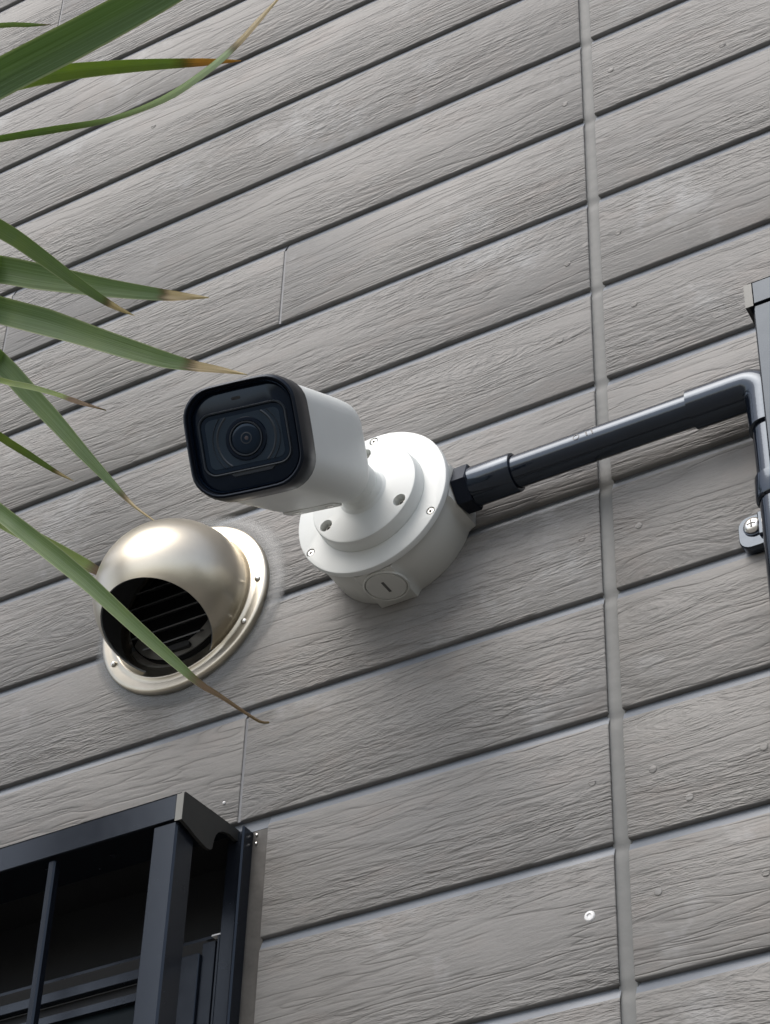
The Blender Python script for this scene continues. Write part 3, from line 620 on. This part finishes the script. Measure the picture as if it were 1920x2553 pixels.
hx = Vector((0, 0, 1)).cross(-ax).normalized()
if hx.x < 0: hx = -hx
uy = hx.cross(ax)
if uy.z < 0: uy = -uy
SX, SY = 0.976, 0.936
def cp(x, y, z): return Fc + hx*(x*SX) + uy*(y*SY) + ax*z
def csec(hw, hh, r, z, bulge=0.012, dx=0, dy=0):
    return [cp(x+dx, y+dy, z) for x, y in rrect(hw, hh, r, 8, bulge)]
# stem
Rc = cp(0, 0, -1.5)
b = MB().tube([bp + Y*0.15, bp + Y*0.30, bp + Y*0.385], [0.169, 0.166, 0.165], 40)
b.build('stem', M['white'], camt, bp)
b = MB().tube([bp + Y*0.390, bp + Y*0.50, (bp + Y*0.60).lerp(Rc, 0.4), Rc.lerp(Fc, 0.12)], [0.172, 0.178, 0.185, 0.17], 40)
b.build('ball_joint', M['white'], camt, bp)
# housing
b = MB()
b.loft([csec(0.29, 0.28, 0.17, -1.53, 0.0), csec(0.355, 0.345, 0.185, -1.515, 0.006), csec(0.392, 0.382, 0.195, -1.47), csec(0.405, 0.395, 0.198, -1.40), csec(0.408, 0.398, 0.198, -1.2), csec(0.402, 0.393, 0.200, -0.25)])
housing = b.build('housing', M['white'], camt, Fc, ang=50)
# service cover beneath the rear of the housing
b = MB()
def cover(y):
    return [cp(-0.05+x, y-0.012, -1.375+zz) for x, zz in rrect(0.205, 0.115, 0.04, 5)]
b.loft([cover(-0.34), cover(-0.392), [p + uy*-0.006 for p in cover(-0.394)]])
sv = b.build('service_cover', M['shaded_white'], camt, Fc, ang=40)
for zx in (-0.17, 0.08):
    b = MB().lathe([(0.030, 0.0), (0.030, 0.004), (0.024, 0.004), (0.022, 0.0), (0.012, 0.0), (0.010, 0.004)], cp(zx, -0.412, -1.38), -uy, 20, True, True)
    b.build('screw', M['screw'], sv, Fc)
# black bezel
b = MB()
b.loft([csec(0.402, 0.397, 0.200, -0.255), csec(0.411, 0.406, 0.204, -0.235), csec(0.411, 0.406, 0.204, -0.07), csec(0.402, 0.397, 0.200, -0.012), csec(0.388, 0.383, 0.192, 0.0),
        csec(0.380, 0.375, 0.186, -0.004), csec(0.374, 0.369, 0.182, -0.026), csec(0.366, 0.361, 0.176, -0.030), csec(0.363, 0.358, 0.174, -0.058), csec(0.20, 0.20, 0.10, -0.060, 0)], cap0=False, cap1=True)
b.build('bezel', M['black'], camt, Fc, ang=38)
b = MB()
def lipring(z, g): return csec(0.372-g, 0.367-g, 0.180-g*0.6, z)
b.loft([lipring(-0.036, 0.0), lipring(-0.022, 0.004), lipring(-0.020, 0.010), lipring(-0.030, 0.015), lipring(-0.036, 0.017)], cap0=False, cap1=False)
b.build('inner_trim', M['gloss'], camt, Fc, ang=70)
b = MB()
b.loft([csec(0.356, 0.351, 0.168, -0.075), csec(0.356, 0.351, 0.168, -0.050), csec(0.351, 0.346, 0.165, -0.047)])
b.build('face_plate', M['gloss'], camt, Fc, ang=40)
b = MB()
b.loft([[cp(-0.02+x, 0.290+y, -0.0468) for x, y in rrect(0.034, 0.011, 0.010, 4)], [cp(-0.02+x, 0.290+y, -0.0464) for x, y in rrect(0.034, 0.011, 0.010, 4)]])
b.build('microphone_slot', M['dark'], camt, Fc, smooth=False)
def ringframe(hw, hh, r, wd, z0, z1, dy=0.0):
    o0 = [cp(x, y+dy, z0) for x, y in rrect(hw, hh, r, 8)]
    o1 = [cp(x, y+dy, z1-0.004) for x, y in rrect(hw-0.002, hh-0.002, r, 8)]
    o2 = [cp(x, y+dy, z1) for x, y in rrect(hw-wd*0.35, hh-wd*0.35, r-wd*0.3, 8)]
    o3 = [cp(x, y+dy, z1-0.002) for x, y in rrect(hw-wd*0.7, hh-wd*0.7, r-wd*0.6, 8)]
    o4 = [cp(x, y+dy, z0-0.02) for x, y in rrect(hw-wd, hh-wd, r-wd*0.8, 8)]
    return MB().loft([o0, o1, o2, o3, o4], cap0=False, cap1=False)
ringframe(0.326, 0.232, 0.095, 0.020, -0.049, -0.030, -0.012).build('window_rim', M['lens_ring'], camt, Fc, ang=40)
b = MB()
b.loft([[cp(0.025+x*1.0, -0.254+y, -0.048) for x, y in ((-0.165, 0.014), (-0.140, -0.014), (0.140, -0.014), (0.165, 0.014))],
        [cp(0.025+x*0.985, -0.254+y*0.9, -0.038) for x, y in ((-0.165, 0.014), (-0.140, -0.014), (0.140, -0.014), (0.165, 0.014))]])
b.build('rim_tab', M['lens_ring'], camt, Fc, smooth=False)
b = MB()
b.loft([[cp(x, y-0.012, -0.044) for x, y in rrect(0.305, 0.211, 0.08, 8)], [cp(x, y-0.012, -0.0435) for x, y in rrect(0.304, 0.210, 0.08, 8)]])
b.build('cover_glass', M['lens'], camt, Fc, smooth=False)
b = MB()
b.loft([[cp(x, y-0.012, -0.0425) for x, y in rrect(0.274, 0.180, 0.05, 8)], [cp(x, y-0.012, -0.0415) for x, y in rrect(0.273, 0.179, 0.05, 8)]])
b.build('lens_surround', M['lens_grey'], camt, Fc, smooth=False)
lc = cp(0.012, -0.014, -0.042)
def lring(name, r, wd, hgt, mat):
    MB().lathe([(r+wd, 0.0), (r+wd*0.6, hgt), (r-wd*0.6, hgt), (r-wd, 0.0)], lc, ax, 64).build(name, mat, camt, Fc, ang=50)
# wide faint arcs clipped by the window
for rr_, wd in ((0.208, 0.009), (0.240, 0.004)):
    n = 96; rings = []
    for half in (0, 1):
        bm_ = MB(); rings = []
        for i in range(n//2+1):
            t = 2*math.pi*(i-n//4)/n + math.pi*half
            if abs(rr_*math.sin(t)) > 0.172: continue
            c_, s_ = math.cos(t), math.sin(t)
            rings.append([lc + hx*(r2*c_) + uy*(r2*s_) + ax*h2 for r2, h2 in ((rr_+wd, 0.0), (rr_, 0.006), (rr_-wd, 0.0))])
        bm_.loft(rings, cap0=False, cap1=False, closed=False)
        bm_.build('lens_arc', M['lens_ring'], camt, Fc, ang=60)
MB().lathe([(0.148, 0.001), (0.142, 0.008), (0.122, 0.010), (0.118, 0.004)], lc, ax, 64, False, True).build('lens_collar', M['gloss'], camt, Fc, ang=40)
lring('lens_ring', 0.112, 0.007, 0.017, M['lens_ring'])
MB().lathe([(0.105, 0.006), (0.096, 0.012), (0.075, 0.016), (0.045, 0.019), (0.015, 0.0205)], lc, ax, 48, True, True).build('lens', M['lens'], camt, Fc, ang=80)
MB().lathe([(0.040, 0.0195), (0.036, 0.0212), (0.032, 0.0205)], lc + hx*0.006, ax, 32).build('iris_ring', M['lens_ring'], camt, Fc, ang=80)
MB().lathe([(0.014, 0.0205), (0.008, 0.0218)], lc + hx*0.008, ax, 20, True, True).build('iris', M['iris'], camt, Fc)

# ================================================================== conduit
cz, cy = -4.858, -0.24
cond = thing('conduit', 'black plastic conduit running from the white box to an elbow and down', 'pipe', (-0.986, cy, cz))
CX = Vector((1, 0, 0))
# hexagonal nut
b = MB()
def hexr(x, r): return [Vector((x, cy + r*math.cos(rad(60*i+12)), cz + r*math.sin(rad(60*i+12)))) for i in range(6)]
b.loft([hexr(-0.990, 0.165), hexr(-0.982, 0.178), hexr(-0.875, 0.178), hexr(-0.865, 0.168)])
b.build('hex_nut', M['black'], cond, (-0.93, cy, cz), smooth=False)
b = MB().lathe([(0.13, 0.0), (0.150, 0.002), (0.152, 0.02), (0.150, 0.33), (0.146, 0.342), (0.126, 0.345)], (-0.868, cy, cz), CX, 40)
b.build('coupling', M['pipe'], cond, (-0.868, cy, cz))
b = MB().tube([(-0.54, cy, cz), (0.90, cy, cz)], 0.1225, 40)
b.build('pipe', M['pipe'], cond, (0, cy, cz))
vx = 1.425
mn = Vector((0, -0.99, 0.10)).normalized()
for k, (px, rr_) in enumerate(((0.02, 0.026), (0.10, 0), (0.145, 0))):
    q = Vector((px, cy, cz)) + mn*0.1228
    if rr_: b = MB().lathe([(rr_, -0.006), (rr_, 0.0008), (rr_*0.8, 0.0008), (rr_*0.8, -0.006)], q, mn, 24)
    else:
        e2 = CX.cross(mn); hx_ = 0.012
        c4 = [q + CX*a + e2*c for a, c in ((-hx_, -0.022), (hx_*0.2, -0.022), (hx_, 0.02), (hx_*0.1, 0.02))]
        b = MB().loft([[p - mn*0.006 for p in c4], [p + mn*0.0005 for p in c4]])
    b.build('print_mark', M['mark'], cond, q, smooth=False)
b = MB()
pts = [Vector((0.868, cy, cz)), Vector((0.874, cy, cz)), Vector((1.24, cy, cz))]; rs = [0.128, 0.147, 0.147]
rc_ = 0.155
for i in range(1, 10):
    t = rad(90*i/10)
    pts.append(Vector((1.27 + rc_*math.sin(t), cy, cz - rc_*(1-math.cos(t))))); rs.append(0.147)
pts += [Vector((vx, cy, cz-0.20)), Vector((vx, cy, cz-0.424)), Vector((vx, cy, cz-0.43))]; rs += [0.147, 0.147, 0.128]
b.tube(pts, rs, 40)
b.build('elbow', M['pipe'], cond, (1.2, cy, cz))
b = MB().tube([(vx, cy, cz-0.40), (vx, cy, -12.0)], 0.1225, 40)
b.build('pipe', M['pipe'], cond, (vx, cy, -6))

# ================================================================== pipe clip
clip = thing('pipe_clip', 'black saddle clip with a bright cross-head screw holding the upright conduit', 'pipe clip', (vx, -0.0, -5.93))
b = MB(); rings = []
for z_, r_ in ((-5.735, 0.128), (-5.725, 0.142), (-5.90, 0.146), (-5.915, 0.140), (-5.925, 0.126)):
    rings.append([Vector((vx + r_*math.cos(t), cy + r_*math.sin(t), z_)) for t in [2*math.pi*i/40 for i in range(40)]])
b.loft(rings, cap0=False, cap1=False)
b.build('strap', M['pipe'], clip, (vx, cy, -5.83))
def tabr(y, s=1.0): return [Vector((1.185 + x*s, y, -5.955 + z_*s)) for x, z_ in rrect(0.120, 0.135, 0.085, 6)]
b = MB(); b.loft([tabr(0.0), tabr(-0.070), tabr(-0.080, 0.94)])
b.build('foot', M['pipe'], clip, (1.185, 0, -5.95), ang=40)
b = MB().box(1.22, 1.40, -0.115, -0.0, -6.03, -5.83, 0.01)
b.build('web', M['pipe'], clip, (1.3, 0, -5.93), smooth=False)
sp_ = Vector((1.180, -0.083, -5.925))
b = MB().lathe([(0.074, 0.0), (0.074, 0.006), (0.068, 0.008)], sp_, Y, 28, True, True); b.build('washer', M['pipe'], clip, sp_)
b = MB().lathe([(0.066, 0.008), (0.064, 0.022), (0.050, 0.036), (0.02, 0.043)], sp_, Y, 28, True, True)
ps = b.build('screw', M['screw'], clip, sp_)
b = MB(); p = sp_ + Y*0.0425
b.box(p.x-0.030, p.x+0.030, p.y-0.0015, p.y+0.02, p.z-0.0065, p.z+0.0065); b.box(p.x-0.0065, p.x+0.0065, p.y-0.0022, p.y+0.02, p.z-0.030, p.z+0.030)
b.build('cross_slot', M['gasket'], ps, sp_, smooth=False)

# ================================================================== windows with hood and security grille
CAPP = [(-0.680, -7.135), (-0.690, -7.150), (-0.690, -7.366), (-0.60, -7.383), (-0.524, -7.403), (-0.44, -7.418), (-0.378, -7.425), (-0.335, -7.418), (-0.312, -7.397),
        (-0.306, -7.355), (-0.298, -7.315), (-0.282, -7.270), (-0.258, -7.238), (-0.218, -7.206), (-0.175, -7.190), (-0.129, -7.176), (-0.09, -7.178), (-0.063, -7.182), (-0.03, -7.180), (-0.004, -7.165), (-0.004, -7.086), (-0.30, -7.105)]
DY = -0.680
def make_window(label, xe, sgn, zo, width, height, bars):
    """xe: x of the end cap nearest the camera; sgn: +1 if the window runs to -x from there, -1 if to +x; zo: height offset"""
    fx = lambda d: xe - sgn*d
    def bx(d0, d1, y0, y1, z0, z1, bev=0.0):
        a, c = sorted((fx(d0), fx(d1))); return MB().box(a, c, y0, y1, z0+zo, z1+zo, bev)
    t = thing('window', label, 'window', (xe - sgn*width/2, 0, -7.09-height+zo), 'dark framed windows with hooded security grilles')
    o = (xe, 0, -7.2+zo)
    # end caps of the hood
    for d in (0.0, width-0.026):
        a, c = sorted((fx(d), fx(d+0.026)))
        b = MB().prism([(y, z+zo) for y, z in CAPP], a, c)
        b.build('end_cap', M['frame_cap'], t, o, smooth=False)
        bx(d-0.001, d+0.058, DY-0.016, DY-0.011, -7.366, -7.150).build('cap_edge', M['cap_edge'], t, o, smooth=False)
    # fascia and sloping top
    bx(0.062, width-0.062, DY-0.012, DY+0.010, -7.345, -7.148, 0.003).build('hood_fascia', M['frame'], t, o, smooth=False)
    a, c = sorted((fx(0.026), fx(width-0.026)))
    b = MB().prism([(DY+0.010, -7.150+zo), (DY-0.010, -7.140+zo), (-0.004, -7.088+zo), (-0.004, -7.110+zo)], a, c)
    b.build('hood_top', M['frame'], t, o, smooth=False)
    # grille: corner post, bars, rails
    zb = -7.09-height
    bx(0.045, 0.250, DY, DY+0.215, zb, -7.352, 0.014).build('grille_post', M['frame'], t, o, smooth=False)
    bx(width-0.25, width-0.045, DY, DY+0.215, zb, -7.352, 0.014).build('grille_post', M['frame'], t, o, smooth=False)
    for k in range(bars):
        d = 1.100 + k*0.86
        if d > width-0.5: break
        bx(d+0.008, d+0.072, DY+0.02, DY+0.095, zb, -7.355, 0.012).build('grille_bar', M['frame'], t, o, smooth=False)
    bx(0.25, width-0.25, DY+0.03, DY+0.12, zb+0.2, zb+0.35, 0.004).build('grille_rail', M['frame'], t, o, smooth=False)
    # frame in the opening
    ow = width + 0.10
    bx(-0.025, 0.085, -0.015, 0.30, zb, -7.10).build('jamb', M['frame'], t, o, smooth=False)
    bx(-0.094, -0.070, -0.085, 0.30, zb, -7.10, 0.0115).build('jamb_fin', M['frame'], t, o, smooth=False)
    bx(-0.070, -0.025, 0.010, 0.30, zb, -7.10).build('jamb_web', M['frame'], t, o, smooth=False)
    bx(width-0.04, width+0.12, -0.03, 0.30, zb, -7.10).build('jamb', M['frame'], t, o, smooth=False)
    bx(-0.242, -0.094, 0.036, 0.30, zb, -7.10).build('caulk_joint', M['caulk'], t, o, smooth=False)
    # dark shutter case behind the hood, sash below it
    bx(0.085, width-0.04, 0.34, 0.50, -7.87, -7.09).build('shutter_case', M['dark'], t, o, smooth=False)
    bx(0.085, width-0.04, -0.004, 0.34, -7.115, -7.092).build('head_board', M['dark'], t, o, smooth=False)
    bx(0.085, width-0.04, 0.03, 0.34, -7.885, -7.862).build('head_ledge', M['frame'], t, o, smooth=False)
    sash = bx(0.30, width-0.08, 0.03, 0.09, -8.045, -7.966, 0.004).build('sash_rail', M['frame'], t, o, smooth=False)
    bx(0.30, width-0.08, 0.07, 0.17, -8.190, -8.130).build('sash_rail', M['frame'], t, o, smooth=False)
    bx(0.30, width-0.08, 0.10, 0.12, -8.130, -8.045).build('sash_groove', M['dark'], t, o, smooth=False)
    bx(0.262, 0.42, 0.0, 0.09, zb, -7.99, 0.005).build('sash_stile', M['frame'], t, o, smooth=False)
    bx(0.150, 0.262, 0.03, 0.09, zb, -7.905, 0.004).build('guide_rail', M['frame'], t, o, smooth=False)
    bx(0.085, 0.100, -0.02, 0.10, zb, -7.905).build('guide_fin', M['frame'], t, o, smooth=False)
    if sgn > 0: bx(0.080, 0.150, -0.024, 0.02, -7.905, -7.893).build('guide_cap', M['chip'], t, o, smooth=False)
    bx(0.42, width-0.1, 0.115, 0.13, zb, -8.175).build('glass_pane', M['glass'], t, o, smooth=False)
    bx(0.100, 0.150, 0.095, 0.2, zb, -7.905).build('guide_channel', M['dark'], t, o, smooth=False)
    bx(-0.1, width+0.1, -0.12, 0.30, zb-0.12, zb, 0.006).build('sill', M['frame'], t, o, smooth=False)
    if sgn > 0:
        for y_, z_ in ((-0.012, -7.135), (-0.012, -7.205)):
            p = Vector((xe+0.125, 0.036, z_+zo))
            MB().lathe([(0.012, 0.0), (0.010, 0.010), (0.004, 0.013)], p, Y, 12, True, True).build('screw', M['screw'], t, p)
    return t
make_window('dark hooded window with vertical grille bars below the vent', -2.906, 1, 0.0, 3.55, 8.9, 3)
make_window('dark window hood and grille post behind the conduit elbow', 1.497, -1, 2.815, 3.9, 8.7, 3)

# ================================================================== plant with strap leaves
crown = Vector((-5.83, -3.3, -2.73))
plant = thing('strap_leaf_plant', 'long green strap leaves with dry brown tips reaching across the wall', 'plant', (crown.x, crown.y, -Z0/U))
TRUNK = MB().tube([(crown.x-0.5, crown.y-0.5, -Z0/U-0.2), (crown.x-0.35, crown.y-0.4, -22), (crown.x-0.1, crown.y-0.2, -12), (crown.x, crown.y, -5), (crown.x, crown.y, -2.6)], [0.75, 0.6, 0.52, 0.45, 0.3], 16)
TRUNK.build('trunk', M['trunk'], plant, (crown.x, crown.y, -10))
STRAW = ((0.50, 0.37, 0.20), (0.78, 0.66, 0.47)); RUST = ((0.44, 0.19, 0.045), (0.68, 0.36, 0.11)); BROWN = ((0.10, 0.055, 0.025), (0.24, 0.14, 0.07))
def leaf(name_mat, rows, twist, fold, tipsharp=True):
    b = bmesh.new(); uvl = b.loops.layers.uv.new('UVMap')
    n = len(rows); P = [Vector(r[:3]) for r in rows]
    seg = [0.0]
    for i in range(1, n): seg.append(seg[-1] + (P[i]-P[i-1]).length)
    # parameter along the leaf measured so that the tip fraction matches
    V = []
    for i in range(n):
        t = (P[min(i+1, n-1)] - P[max(i-1, 0)]).normalized()
        view = (CAMU - P[i]).normalized()
        wd = t.cross(view).normalized(); nm = wd.cross(t).normalized()
        if nm.dot(view) < 0: nm = -nm
        ang = twist[0] + (twist[1]-twist[0])*i/(n-1)
        wr = wd*math.cos(ang) + nm*math.sin(ang)
        nr = nm*math.cos(ang) - wd*math.sin(ang)
        hw = rows[i][3]/max(0.5, math.cos(ang))
        th = 0.008
        front = [P[i] + wr*(hw*s) + nr*(fold*hw*(abs(s)**1.3) + th*(1-abs(s))) for s in (-1, -0.6, -0.25, 0, 0.25, 0.6, 1)]
        back = [P[i] + wr*(hw*s) + nr*(fold*hw*(abs(s)**1.3) - th*(1-abs(s))) for s in (0.6, 0.25, 0, -0.25, -0.6)]
        V.append([b.verts.new(p) for p in front + back])
    us = [0, 0.2, 0.375, 0.5, 0.625, 0.8, 1, 0.8, 0.625, 0.5, 0.375, 0.2]
    m = len(us)
    for i in range(n-1):
        for k in range(m):
            k2 = (k+1) % m
            f = b.faces.new((V[i][k], V[i][k2], V[i+1][k2], V[i+1][k]))
            for lp, (u__, ii) in zip(f.loops, ((us[k], i), (us[k2], i), (us[k2], i+1), (us[k], i+1))):
                lp[uvl].uv = (u__, seg[ii]/seg[-1])
    for end in (0, n-1):
        b.faces.new(V[end])
    bmesh.ops.recalc_face_normals(b, faces=b.faces[:])
    me = bpy.data.meshes.new('leaf')
    for v in b.verts: v.co = (v.co - crown)*U
    b.to_mesh(me); b.free(); me.shade_smooth(); me.set_sharp_from_angle(angle=rad(50))
    me.materials.append(name_mat)
    ob = bpy.data.objects.new('leaf', me); col.objects.link(ob); ob.parent = plant
    ob.location = (crown - Vector(plant['_org']))*U
    return ob
LP = {'A': ((0.25, 0.15), 0.25, STRAW), 'B': ((-0.5, -0.3), 0.3, RUST), 'C': ((-0.7, 0.6), 0.15, STRAW), 'D': ((0.3, 0.2), 0.2, BROWN),
      'E': ((-0.3, -0.5), 0.2, STRAW), 'F': ((0.2, 0.3), 0.22, STRAW), 'G': ((0.15, 0.35), 0.22, STRAW), 'H': ((-0.3, -0.2), 0.18, STRAW),
      'I': ((0.6, 0.7), 0.4, BROWN), 'J': ((-0.4, -0.3), 0.3, STRAW), 'K': ((0.15, 0.0), 0.42, BROWN), 'L': ((0.45, 0.35), 0.25, BROWN)}
YEL = {'A': 0.05, 'B': 0.75, 'C': 0.3, 'D': 0.7, 'E': 0.35, 'I': 0.8, 'J': 0.6, 'K': 0.22, 'L': 0.85}
for nm, tip, rows in LEAVES:
    if nm == 'K': rows = [r[:3] + [r[3]*0.82] for r in rows]
    Pq = [Vector(r[:3]) for r in rows]
    sg = [0.0]
    for i in range(1, len(Pq)): sg.append(sg[-1] + (Pq[i]-Pq[i-1]).length)
    i0 = 12                                            # first row inside the picture
    tipv = (sg[i0] + (sg[-1]-sg[i0])*(tip-0.055))/sg[-1]
    tw, fold, dry = LP[nm]
    leaf(make_leaf('strap_leaf', tipv, dry, YEL.get(nm, 0.2), 0.62 if nm == 'C' else None), rows, tw, fold)
# the rest of the crown, away to the left
lm_ = make_leaf('strap_leaf', 0.95, STRAW)
for k in range(16):
    a = rad(100 + 160*(k+0.5)/16 + rng.uniform(-5, 5)); e = rad(rng.uniform(-5, 55)); ln = rng.uniform(3.6, 5.2)
    d = Vector((math.cos(a)*math.cos(e), -abs(math.sin(a))*math.cos(e)*0.5-0.1, math.sin(e))) if k % 2 else Vector((-abs(math.cos(a))*math.cos(e), -0.25, math.sin(e)))
    rows = []
    for i in range(13):
        s = i/12
        p = crown + d*(ln*s) + Vector((0, 0, -1.7*s*s))
        rows.append((p.x, p.y, p.z, 0.16*min(1, 0.5+2*s)*(1-max(0, (s-0.55)/0.45))**0.8 + 0.004))
    leaf(lm_, rows, (rng.uniform(-0.5, 0.5), rng.uniform(-0.5, 0.5)), 0.25)
for o_ in bpy.data.objects:
    if '_org' in o_: del o_['_org']
